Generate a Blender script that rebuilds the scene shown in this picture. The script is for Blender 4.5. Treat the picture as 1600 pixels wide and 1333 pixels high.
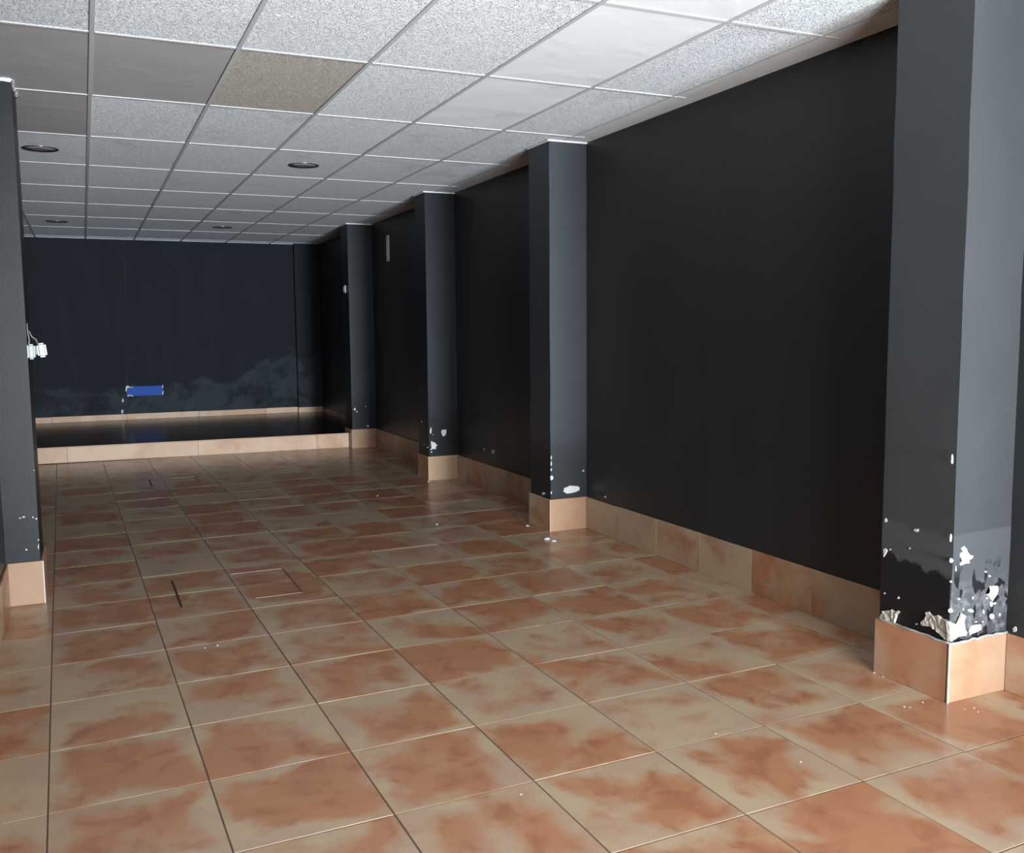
import bpy, bmesh, math, random
from mathutils import Vector, Matrix

for o in list(bpy.data.objects):
    bpy.data.objects.remove(o, do_unlink=True)
scene = bpy.context.scene
col = scene.collection
rnd = random.Random(11)

# ------------------------------------------------------------------ camera
CAM = (0.167, -2.979, 1.415)
YAW, PITCH, ROLL = 0.42612, -0.10306, -0.00925
def cam_matrix():
    fw = Vector((math.sin(YAW) * math.cos(PITCH), math.cos(YAW) * math.cos(PITCH), math.sin(PITCH)))
    rt = Vector((math.cos(YAW), -math.sin(YAW), 0.0))
    up = rt.cross(fw)
    c, s = math.cos(ROLL), math.sin(ROLL)
    r2, u2 = c * rt + s * up, -s * rt + c * up
    m = Matrix((r2, u2, -fw)).transposed().to_4x4()
    m.translation = Vector(CAM)
    return m
cd = bpy.data.cameras.new('camera')
cd.sensor_width = 36.0
cd.sensor_fit = 'HORIZONTAL'
cd.lens = 36.0 * 1466.46 / 1600.0
cd.clip_start = 0.05
cam = bpy.data.objects.new('camera', cd)
col.objects.link(cam)
cam.matrix_world = cam_matrix()
scene.camera = cam

# ------------------------------------------------------------------ world: overcast daylight outside the shop front
world = bpy.data.worlds.new('daylight')
scene.world = world
world.use_nodes = True
bg = world.node_tree.nodes['Background']
bg.inputs['Color'].default_value = (0.80, 0.90, 1.0, 1)
bg.inputs['Strength'].default_value = 1.0

# daylight entering through the open shop front behind the camera
def area(name, loc, rot, sx, sy, power, color):
    l = bpy.data.lights.new(name, 'AREA')
    l.shape = 'RECTANGLE'; l.size = sx; l.size_y = sy
    l.energy = power; l.color = color
    o = bpy.data.objects.new(name, l)
    col.objects.link(o)
    o.location = loc; o.rotation_euler = rot
    return o
WX0, WX1 = 0.85, 2.65
CXW = (WX0 + WX1) / 2
# sky light falling in at the entrance, light thrown up by the pavement, and the long low light of the bright street
area('daylight_sky', (CXW, -4.35, 1.45), (math.radians(87), 0, 0), WX1 - WX0, 1.9, 165, (0.94, 0.98, 1.0))
o_ = area('daylight_pavement', (CXW, -4.35, 0.70), (math.radians(112), 0, 0), WX1 - WX0, 1.2, 125, (0.92, 0.97, 1.0))
o_.data.spread = math.radians(110)
area('daylight_street', (2.25, -14.0, 0.50), (math.radians(90), 0, 0), 1.9, 0.9, 5300, (0.78, 0.90, 1.0))

vs = scene.view_settings
vs.view_transform = 'Standard'
vs.look = 'None'
vs.gamma = 1.0
vs.exposure = 0.0
vs.use_curve_mapping = False

# ------------------------------------------------------------------ sizes (metres)
H = 2.684                      # ceiling
XW = 3.375                     # right wall face
YB = 11.0                      # back wall face
YF = -4.45                     # shop front
XL1, XL2 = -0.26, -0.72        # left wall, in front of and behind the left pillar
TILE = 0.46
PHI = 0.01972                  # the floor tiling is laid a little askew
GX, GY, OX, OY = 0.604, 1.158, 0.266, 1.502   # ceiling grid
BH = 0.228                     # height of the tile skirting

# ------------------------------------------------------------------ node helpers
def new_mat(name):
    m = bpy.data.materials.new(name)
    m.use_nodes = True
    nt = m.node_tree
    return m, nt, nt.nodes['Principled BSDF']
def N(nt, typ, **kw):
    n = nt.nodes.new(typ)
    for k, v in kw.items():
        setattr(n, k, v)
    return n
def setin(nt, sock, v):
    if isinstance(v, bpy.types.NodeSocket):
        nt.links.new(v, sock)
    else:
        sock.default_value = v
def M(nt, op, a, b=0.0, c=0.0, clamp=False):
    n = N(nt, 'ShaderNodeMath', operation=op, use_clamp=clamp)
    setin(nt, n.inputs[0], a); setin(nt, n.inputs[1], b); setin(nt, n.inputs[2], c)
    return n.outputs[0]
def mix(nt, f, a, b):
    n = N(nt, 'ShaderNodeMix', data_type='RGBA')
    setin(nt, n.inputs['Factor'], f)
    setin(nt, n.inputs['A'], a if isinstance(a, bpy.types.NodeSocket) else (*a[:3], 1))
    setin(nt, n.inputs['B'], b if isinstance(b, bpy.types.NodeSocket) else (*b[:3], 1))
    return n.outputs['Result']
def smooth(nt, v, lo, hi):
    n = N(nt, 'ShaderNodeMapRange', interpolation_type='SMOOTHSTEP')
    setin(nt, n.inputs['Value'], v)
    n.inputs['From Min'].default_value = lo; n.inputs['From Max'].default_value = hi
    return n.outputs['Result']
def noise(nt, vec, scale, detail=3.0, rough=0.55, dist=0.0):
    n = N(nt, 'ShaderNodeTexNoise')
    setin(nt, n.inputs['Vector'], vec)
    n.inputs['Scale'].default_value = scale; n.inputs['Detail'].default_value = detail
    n.inputs['Roughness'].default_value = rough; n.inputs['Distortion'].default_value = dist
    return n.outputs['Fac']
def vmul(nt, v, s):
    n = N(nt, 'ShaderNodeVectorMath', operation='MULTIPLY')
    setin(nt, n.inputs[0], v); n.inputs[1].default_value = s
    return n.outputs[0]
def vadd(nt, a, b):
    n = N(nt, 'ShaderNodeVectorMath', operation='ADD')
    setin(nt, n.inputs[0], a); setin(nt, n.inputs[1], b)
    return n.outputs[0]
def bump(nt, bs, h, strength, dist):
    n = N(nt, 'ShaderNodeBump')
    n.inputs['Strength'].default_value = strength; n.inputs['Distance'].default_value = dist
    nt.links.new(h, n.inputs['Height'])
    nt.links.new(n.outputs['Normal'], bs.inputs['Normal'])
def worldpos(nt):
    return N(nt, 'ShaderNodeNewGeometry').outputs['Position']
def sep(nt, v):
    n = N(nt, 'ShaderNodeSeparateXYZ'); nt.links.new(v, n.inputs[0]); return n.outputs

# ------------------------------------------------------------------ materials
def tile_mat(name, dark_bias=0.0, gain=1.0, tint=None, edges=True, half=TILE / 2, rough=0.24, spec=0.36):
    """cloudy cream and terracotta glaze, a different piece of cloud for every tile"""
    m, nt, bs = new_mat(name)
    bs.inputs['Specular IOR Level'].default_value = spec
    tc = N(nt, 'ShaderNodeTexCoord').outputs['Object']
    oi = N(nt, 'ShaderNodeObjectInfo').outputs['Random']
    cx = N(nt, 'ShaderNodeCombineXYZ')
    nt.links.new(M(nt, 'MULTIPLY', oi, 91.0), cx.inputs[0])
    nt.links.new(M(nt, 'MULTIPLY', oi, 57.3), cx.inputs[1])
    nt.links.new(M(nt, 'MULTIPLY', oi, 23.7), cx.inputs[2])
    v = vadd(nt, tc, cx.outputs[0])
    n1 = noise(nt, v, 2.7, 5.0, 0.50, 0.7)
    n2 = noise(nt, v, 7.0, 4.0, 0.55, 0.5)
    n3 = noise(nt, v, 3.0, 3.0, 0.5, 0.3)
    nf = noise(nt, v, 60.0, 3.0, 0.6, 0.0)
    r2 = M(nt, 'FRACT', M(nt, 'MULTIPLY', oi, 7.31))
    t = M(nt, 'ADD', M(nt, 'MULTIPLY_ADD', n1, 1.0, M(nt, 'MULTIPLY', n2, 0.30)), M(nt, 'MULTIPLY_ADD', r2, 0.30, -0.17 + dark_bias))
    if edges:
        s = sep(nt, tc)
        ex = M(nt, 'SUBTRACT', half, M(nt, 'ABSOLUTE', s[0])); ey = M(nt, 'SUBTRACT', half, M(nt, 'ABSOLUTE', s[1]))
        d = M(nt, 'ADD', M(nt, 'MINIMUM', ex, ey), M(nt, 'MULTIPLY_ADD', n1, 0.16, -0.08))
        e = smooth(nt, d, 0.11, 0.0)
        t = M(nt, 'ADD', t, M(nt, 'MULTIPLY_ADD', e, -0.20, 0.05))
    f = smooth(nt, t, 0.44, 0.74)
    g = gain
    cream = (0.425 * g, 0.318 * g, 0.208 * g)
    mauve = (0.395 * g, 0.275 * g, 0.193 * g)
    terra = (0.375 * g, 0.172 * g, 0.090 * g)
    rust = (0.295 * g, 0.118 * g, 0.062 * g)
    if tint:
        cream, mauve, terra, rust = tint
    c0 = mix(nt, smooth(nt, n3, 0.42, 0.62), cream, mauve)
    c1 = mix(nt, smooth(nt, n2, 0.45, 0.72), terra, rust)
    c = mix(nt, f, c0, c1)
    c = mix(nt, M(nt, 'MULTIPLY', smooth(nt, nf, 0.35, 0.8), 0.16), c, (0.30 * g, 0.19 * g, 0.12 * g))
    nt.links.new(c, bs.inputs['Base Color'])
    nt.links.new(M(nt, 'MULTIPLY_ADD', n2, 0.16, rough - 0.08), bs.inputs['Roughness'])
    bump(nt, bs, M(nt, 'ADD', n2, M(nt, 'MULTIPLY', nf, 0.15)), 0.12, 0.004)
    return m

def plain(name, rgb, rough=0.6, metal=0.0, var=0.0, scale=20.0, spec=0.5, bumpd=0.0):
    m, nt, bs = new_mat(name)
    bs.inputs['Roughness'].default_value = rough
    bs.inputs['Metallic'].default_value = metal
    bs.inputs['Specular IOR Level'].default_value = spec
    n = noise(nt, N(nt, 'ShaderNodeTexCoord').outputs['Object'], scale, 4.0, 0.6)
    k = 1.0 - var
    nt.links.new(mix(nt, n, tuple(x * k for x in rgb), tuple(min(1, x * (1 + var)) for x in rgb)), bs.inputs['Base Color'])
    if bumpd:
        bump(nt, bs, n, 0.6, bumpd)
    return m

def paint(name, rgb, low=None, lowrgb=(0.008, 0.008, 0.009), patch=None, rough=0.42, clouds=None, fingers=0.10, spec=0.3, soft=0.02, fscale=22.0, front=None):
    """charcoal wall paint with roller marks; `low` = ragged top of a later black coat, `patch` = (z0, z1, rgb) repaired band"""
    m, nt, bs = new_mat(name)
    bs.inputs['Specular IOR Level'].default_value = spec
    p = worldpos(nt)
    s = sep(nt, p)
    roller = noise(nt, vmul(nt, p, (5.0, 5.0, 0.5)), 1.0, 3.0, 0.5)
    fine = noise(nt, p, 110.0, 3.0, 0.6)
    blot = noise(nt, p, 2.1, 4.0, 0.55, 0.5)
    lo = tuple(x * 0.75 for x in rgb); hi = tuple(x * 1.25 for x in rgb)
    c = mix(nt, M(nt, 'MULTIPLY_ADD', blot, 0.6, M(nt, 'MULTIPLY', roller, 0.4)), lo, hi)
    r = M(nt, 'MULTIPLY_ADD', roller, 0.12, rough - 0.06)
    fing = noise(nt, vmul(nt, p, (fscale, fscale, 3.0)), 1.0, 3.0, 0.55)
    if patch:
        z0, z1, prgb = patch
        zz = M(nt, 'ADD', s[2], M(nt, 'MULTIPLY_ADD', blot, 0.04, -0.02))
        f = M(nt, 'MULTIPLY', smooth(nt, zz, z1 + 0.006, z1 - 0.006), smooth(nt, zz, z0 - 0.02, z0 + 0.02))
        c = mix(nt, f, c, prgb)
    if low is not None:
        zz = M(nt, 'ADD', s[2], M(nt, 'MULTIPLY_ADD', fing, 2 * fingers, -fingers))
        f = smooth(nt, zz, low + soft, low - soft)
        if front is not None:      # the black coat was rolled on the aisle side only; the entrance side is scuffed grey with black dabs
            isf = smooth(nt, s[1], front + 0.002, front - 0.002)
            f = M(nt, 'MULTIPLY', f, M(nt, 'SUBTRACT', 1.0, isf))
            dn = noise(nt, vmul(nt, p, (1.3, 1.0, 0.8)), 15.0, 2.0, 0.45, 0.3)
            below = smooth(nt, M(nt, 'ADD', s[2], M(nt, 'MULTIPLY', blot, 0.1)), 0.60, 0.52)
            dab = M(nt, 'MULTIPLY', M(nt, 'MULTIPLY', isf, below), smooth(nt, dn, 0.56, 0.60))
            wear = M(nt, 'MULTIPLY', M(nt, 'MULTIPLY', isf, smooth(nt, s[2], 0.50, 0.36)), smooth(nt, noise(nt, p, 26.0, 4.0, 0.65), 0.42, 0.66))
            c = mix(nt, M(nt, 'MULTIPLY', wear, 0.7), c, (0.15, 0.15, 0.155))
            f = M(nt, 'MAXIMUM', f, dab)
        c = mix(nt, f, c, lowrgb)
    if clouds:
        crgb, ztop, amp = clouds
        n = noise(nt, vmul(nt, p, (1.6, 1.6, 2.4)), 1.0, 4.0, 0.6, 0.6)
        # damp bloom rising from the skirting, tallest by the right-hand corner
        rise = M(nt, 'MULTIPLY', smooth(nt, s[0], 2.1, 2.75), 0.40)
        top = M(nt, 'ADD', M(nt, 'ADD', ztop, rise), M(nt, 'MULTIPLY_ADD', n, 2 * amp, -amp))
        d = M(nt, 'SUBTRACT', top, s[2])
        f = M(nt, 'MULTIPLY', smooth(nt, d, 0.0, 0.10), smooth(nt, noise(nt, p, 3.4, 4.0, 0.6, 0.5), 0.36, 0.60))
        c = mix(nt, f, c, crgb)
        # filled vertical joint
        jx = M(nt, 'ABSOLUTE', M(nt, 'SUBTRACT', M(nt, 'MULTIPLY_ADD', s[2], 0.034, 0.663), s[0]))
        j = M(nt, 'MULTIPLY', smooth(nt, jx, 0.008, 0.002), smooth(nt, noise(nt, vmul(nt, p, (0.2, 0.2, 3.0)), 1.0, 3.0), 0.42, 0.6))
        c = mix(nt, M(nt, 'MULTIPLY', j, 0.6), c, crgb)
    nt.links.new(c, bs.inputs['Base Color'])
    nt.links.new(r, bs.inputs['Roughness'])
    bump(nt, bs, M(nt, 'ADD', M(nt, 'MULTIPLY', fine, 0.3), blot), 0.25, 0.006)
    return m

def ceil_mat(name, rgb, relief, stain=(0.45, 0.46, 0.46), stain_amt=0.35, rough=0.75, scale=44.0):
    m, nt, bs = new_mat(name)
    tc = N(nt, 'ShaderNodeTexCoord').outputs['Object']
    oi = N(nt, 'ShaderNodeObjectInfo').outputs['Random']
    cx = N(nt, 'ShaderNodeCombineXYZ')
    nt.links.new(M(nt, 'MULTIPLY', oi, 71.0), cx.inputs[0]); nt.links.new(M(nt, 'MULTIPLY', oi, 37.3), cx.inputs[1])
    v = vadd(nt, tc, cx.outputs[0])
    big = noise(nt, v, 2.6, 3.0, 0.5, 0.6)
    f = M(nt, 'MULTIPLY', smooth(nt, big, 0.57, 0.76), stain_amt)
    br = M(nt, 'MULTIPLY_ADD', M(nt, 'FRACT', M(nt, 'MULTIPLY', oi, 5.7)), 0.07, 0.95)
    base = N(nt, 'ShaderNodeMix', data_type='RGBA', blend_type='MULTIPLY')
    base.inputs['Factor'].default_value = 1.0
    setin(nt, base.inputs['A'], (*rgb, 1))
    cc = N(nt, 'ShaderNodeCombineColor')
    for i in range(3):
        nt.links.new(br, cc.inputs[i])
    nt.links.new(cc.outputs[0], base.inputs['B'])
    c = mix(nt, f, base.outputs['Result'], stain)
    nt.links.new(c, bs.inputs['Base Color'])
    bs.inputs['Roughness'].default_value = rough
    if relief > 0:  # raised scribble pattern
        w = noise(nt, v, scale, 1.0, 0.4, 1.6)
        ridge = smooth(nt, M(nt, 'ABSOLUTE', M(nt, 'SUBTRACT', w, 0.5)), 0.09, 0.0)   # worm-like ridges
        bump(nt, bs, ridge, relief, 0.005)
    else:
        bump(nt, bs, big, 0.5, 0.01)
    return m

MT = {
    'floor_tile': tile_mat('floor_tile_glaze'),
    'base_tile': tile_mat('skirting_tile_glaze', -0.035, 0.95, None, False, rough=0.36, spec=0.3),
    'riser_tile': tile_mat('riser_tile_glaze', -0.12, 1.0, ((0.480, 0.335, 0.240), (0.450, 0.300, 0.210), (0.420, 0.265, 0.175), (0.390, 0.235, 0.150)), False, rough=0.5, spec=0.12),
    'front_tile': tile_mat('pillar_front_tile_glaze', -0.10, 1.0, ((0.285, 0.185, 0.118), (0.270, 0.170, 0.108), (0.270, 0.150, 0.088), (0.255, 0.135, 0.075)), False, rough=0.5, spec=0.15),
    'grout': plain('grout_brown', (0.10, 0.068, 0.045), 0.8, var=0.3),
    'mortar': plain('mortar_grey', (0.24, 0.23, 0.215), 0.85, var=0.35, scale=60),
    'paint_wall': paint('charcoal_wall_paint', (0.0215, 0.0225, 0.0235)),
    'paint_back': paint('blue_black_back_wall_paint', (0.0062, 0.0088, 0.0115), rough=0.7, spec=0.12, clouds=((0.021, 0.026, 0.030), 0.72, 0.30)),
    'paint_pillar_a': paint('charcoal_pillar_paint_patched', (0.038, 0.040, 0.042), low=0.49, fscale=9.0, fingers=0.12, soft=0.012, patch=(0.30, 0.64, (0.050, 0.053, 0.056)), front=-0.535),
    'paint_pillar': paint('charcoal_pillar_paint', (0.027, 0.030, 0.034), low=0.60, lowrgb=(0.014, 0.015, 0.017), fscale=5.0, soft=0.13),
    'paint_pillar_shaded': paint('charcoal_pillar_paint_shaded', (0.013, 0.0155, 0.019), low=0.62, lowrgb=(0.007, 0.008, 0.0095), fscale=5.0, soft=0.13, spec=0.14),  # darker copy of the pillar paint; shade at the far pillars put into its colour
    'paint_left': paint('charcoal_left_pillar_paint', (0.0125, 0.013, 0.0135), low=0.42, lowrgb=(0.010, 0.011, 0.012), fscale=5.0, soft=0.1, spec=0.15),
    'plaster': plain('bare_white_plaster', (0.43, 0.425, 0.415), 0.85, var=0.15, scale=90, bumpd=0.003),
    'plaster_tan': plain('crumbled_plaster', (0.33, 0.295, 0.25), 0.9, var=0.35, scale=70, bumpd=0.006),
    'tile_relief': ceil_mat('ceiling_tile_relief', (0.835, 0.86, 0.88), 1.0),
    'tile_smooth': ceil_mat('ceiling_tile_smooth', (0.82, 0.84, 0.85), 0.0, stain_amt=0.5),
    'tile_grey': ceil_mat('ceiling_tile_grey', (0.40, 0.385, 0.38), 0.0, stain=(0.36, 0.35, 0.35), stain_amt=0.2),
    'tile_beige': ceil_mat('ceiling_tile_beige', (0.50, 0.46, 0.395), 0.9, stain_amt=0.1),
    'tee_main': plain('ceiling_tee_grey', (0.50, 0.505, 0.51), 0.5, var=0.08),
    'tee_cross': plain('ceiling_tee_white', (0.62, 0.63, 0.64), 0.45, var=0.05),
    'band': plain('ceiling_edge_plaster', (0.70, 0.71, 0.71), 0.7, var=0.12, scale=4),
    'void': plain('plenum_dark', (0.05, 0.05, 0.05), 0.9),
    'chrome': plain('brushed_nickel', (0.30, 0.30, 0.30), 0.28, 1.0, var=0.1),
    'can': plain('lamp_can_grey', (0.16, 0.16, 0.16), 0.35, 0.6, var=0.1),
    'lampglass': plain('lamp_diffuser', (0.26, 0.26, 0.26), 0.3, var=0.05),
    'white_plastic': plain('white_plastic', (0.27, 0.27, 0.26), 0.4, var=0.05),
    'cable': plain('dark_cable', (0.16, 0.16, 0.16), 0.5, var=0.2),
    'blue': plain('blue_plate', (0.014, 0.055, 0.27), 0.6, var=0.10, scale=8, spec=0.15),
    'deck': plain('dark_stage_floor', (0.022, 0.014, 0.009), 0.22, var=0.3, scale=3, spec=0.35),
    'steel': plain('hatch_steel', (0.55, 0.54, 0.52), 0.35, 1.0, var=0.15),
    'joint': plain('hatch_joint_tan', (0.24, 0.185, 0.14), 0.6, var=0.2),
    'slot': plain('hatch_slot_dark', (0.02, 0.014, 0.012), 0.7),
    'street': plain('pavement_grey', (0.35, 0.34, 0.33), 0.9, var=0.2, scale=2),
}

# ------------------------------------------------------------------ mesh helpers
def mesh_from(name, verts, faces, mat, bevel=0.0, seg=1, smooth_faces=False):
    me = bpy.data.meshes.new(name)
    bm = bmesh.new()
    vv = [bm.verts.new(v) for v in verts]
    for f in faces:
        try:
            bm.faces.new([vv[i] for i in f])
        except ValueError:
            pass
    bmesh.ops.recalc_face_normals(bm, faces=bm.faces[:])
    if bevel:
        bmesh.ops.bevel(bm, geom=bm.edges[:], offset=bevel, segments=seg, affect='EDGES', clamp_overlap=True)
    bm.to_mesh(me); bm.free()
    if smooth_faces:
        for p in me.polygons:
            p.use_smooth = True
    me.materials.append(mat)
    return me
CUBE_F = [(0, 1, 3, 2), (4, 6, 7, 5), (0, 4, 5, 1), (2, 3, 7, 6), (0, 2, 6, 4), (1, 5, 7, 3)]
def cube_mesh(name, sx, sy, sz, mat, bevel=0.0, seg=1):
    v = [(x * sx / 2, y * sy / 2, z * sz / 2) for x in (-1, 1) for y in (-1, 1) for z in (-1, 1)]
    return mesh_from(name, v, CUBE_F, mat, bevel, seg)
def link(name, me, loc, parent=None):
    """loc is in world metres; parents are never rotated"""
    o = bpy.data.objects.new(name, me)
    col.objects.link(o)
    if parent is not None:
        o.parent = parent
        loc = Vector(loc) - WORLD[parent.name]
        WORLD[o.name] = WORLD[parent.name] + Vector(loc)
    else:
        WORLD[o.name] = Vector(loc)
    o.location = loc
    return o
WORLD = {}
def box(name, x0, x1, y0, y1, z0, z1, mat, parent=None, bevel=0.0, seg=1):
    return link(name, cube_mesh(name, x1 - x0, y1 - y0, z1 - z0, mat, bevel, seg), ((x0 + x1) / 2, (y0 + y1) / 2, (z0 + z1) / 2), parent)
def prism(name, outline, z0, z1, mat, loc=(0, 0, 0), parent=None, bevel=0.0):
    """vertical prism over a plan outline (world xy)"""
    n = len(outline)
    v = [(x - loc[0], y - loc[1], z0 - loc[2]) for x, y in outline] + [(x - loc[0], y - loc[1], z1 - loc[2]) for x, y in outline]
    f = [tuple(range(n))[::-1], tuple(range(n, 2 * n))] + [(i, (i + 1) % n, n + (i + 1) % n, n + i) for i in range(n)]
    return link(name, mesh_from(name, v, f, mat, bevel), loc, parent)
def tag(o, label, cat=None, group=None, kind=None):
    o['label'] = label
    if cat: o['category'] = cat
    if group: o['group'] = group
    if kind: o['kind'] = kind
    return o
def tube(name, pts, r, mat, parent=None, n=8):
    base = Vector(pts[0])
    P = [Vector(p) - base for p in pts]
    v, f = [], []
    for i, p in enumerate(P):
        d = (P[min(i + 1, len(P) - 1)] - P[max(i - 1, 0)]).normalized()
        a = d.cross(Vector((0.3, 0.9, 0.1))).normalized(); b = d.cross(a)
        for k in range(n):
            t = 2 * math.pi * k / n
            v.append(p + r * (math.cos(t) * a + math.sin(t) * b))
    for i in range(len(P) - 1):
        for k in range(n):
            f.append((i * n + k, i * n + (k + 1) % n, (i + 1) * n + (k + 1) % n, (i + 1) * n + k))
    f.append(tuple(range(n))); f.append(tuple((len(P) - 1) * n + k for k in range(n)))
    return link(name, mesh_from(name, v, f, mat, smooth_faces=True), base, parent)
def lathe(name, prof, loc, mat, parent=None, n=40, smooth_faces=True):
    v, f = [], []
    m = len(prof)
    for k in range(n):
        t = 2 * math.pi * k / n
        for r, z in prof:
            v.append((r * math.cos(t), r * math.sin(t), z))
    for k in range(n):
        for i in range(m - 1):
            f.append((k * m + i, ((k + 1) % n) * m + i, ((k + 1) % n) * m + i + 1, k * m + i + 1))
    return link(name, mesh_from(name, v, f, mat, smooth_faces=smooth_faces), loc, parent)
def chip(name, plane, poly, mat, parent, thick=0.0025, rough=0.0, cuts=0):
    """irregular flake lying on a wall: plane ('X', v) faces -X, ('Y', v) faces -Y; poly in (horizontal, z)"""
    cu = sum(p[0] for p in poly) / len(poly); cz = sum(p[1] for p in poly) / len(poly)
    ax, v0 = plane
    loc = (v0, cu, cz) if ax == 'X' else (cu, v0, cz)
    me = bpy.data.meshes.new(name)
    bm = bmesh.new()
    def P(u, z, d):
        return (-d, u - cu, z - cz) if ax == 'X' else (u - cu, -d, z - cz)
    top = [bm.verts.new(P(u, z, thick)) for u, z in poly]
    bot = [bm.verts.new(P(u + (u - cu) * 0.04, z + (z - cz) * 0.04, -0.001)) for u, z in poly]
    face = bm.faces.new(top)
    n = len(poly)
    for i in range(n):
        bm.faces.new((top[i], bot[i], bot[(i + 1) % n], top[(i + 1) % n]))
    r = bmesh.ops.triangulate(bm, faces=[face])
    if cuts:
        for _ in range(cuts):
            inner = [e for e in bm.edges if all(v not in bot for v in e.verts)]
            bmesh.ops.subdivide_edges(bm, edges=inner, cuts=1, use_grid_fill=False)
            bmesh.ops.triangulate(bm, faces=bm.faces[:])
        bs_ = set(bot)
        for v in bm.verts:
            if v not in bs_:
                d = rnd.uniform(-rough, rough * 0.6)
                if ax == 'X': v.co.x += d
                else: v.co.y += d
    bmesh.ops.recalc_face_normals(bm, faces=bm.faces[:])
    bm.to_mesh(me); bm.free()
    me.materials.append(mat)
    return link(name, me, loc, parent)

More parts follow.
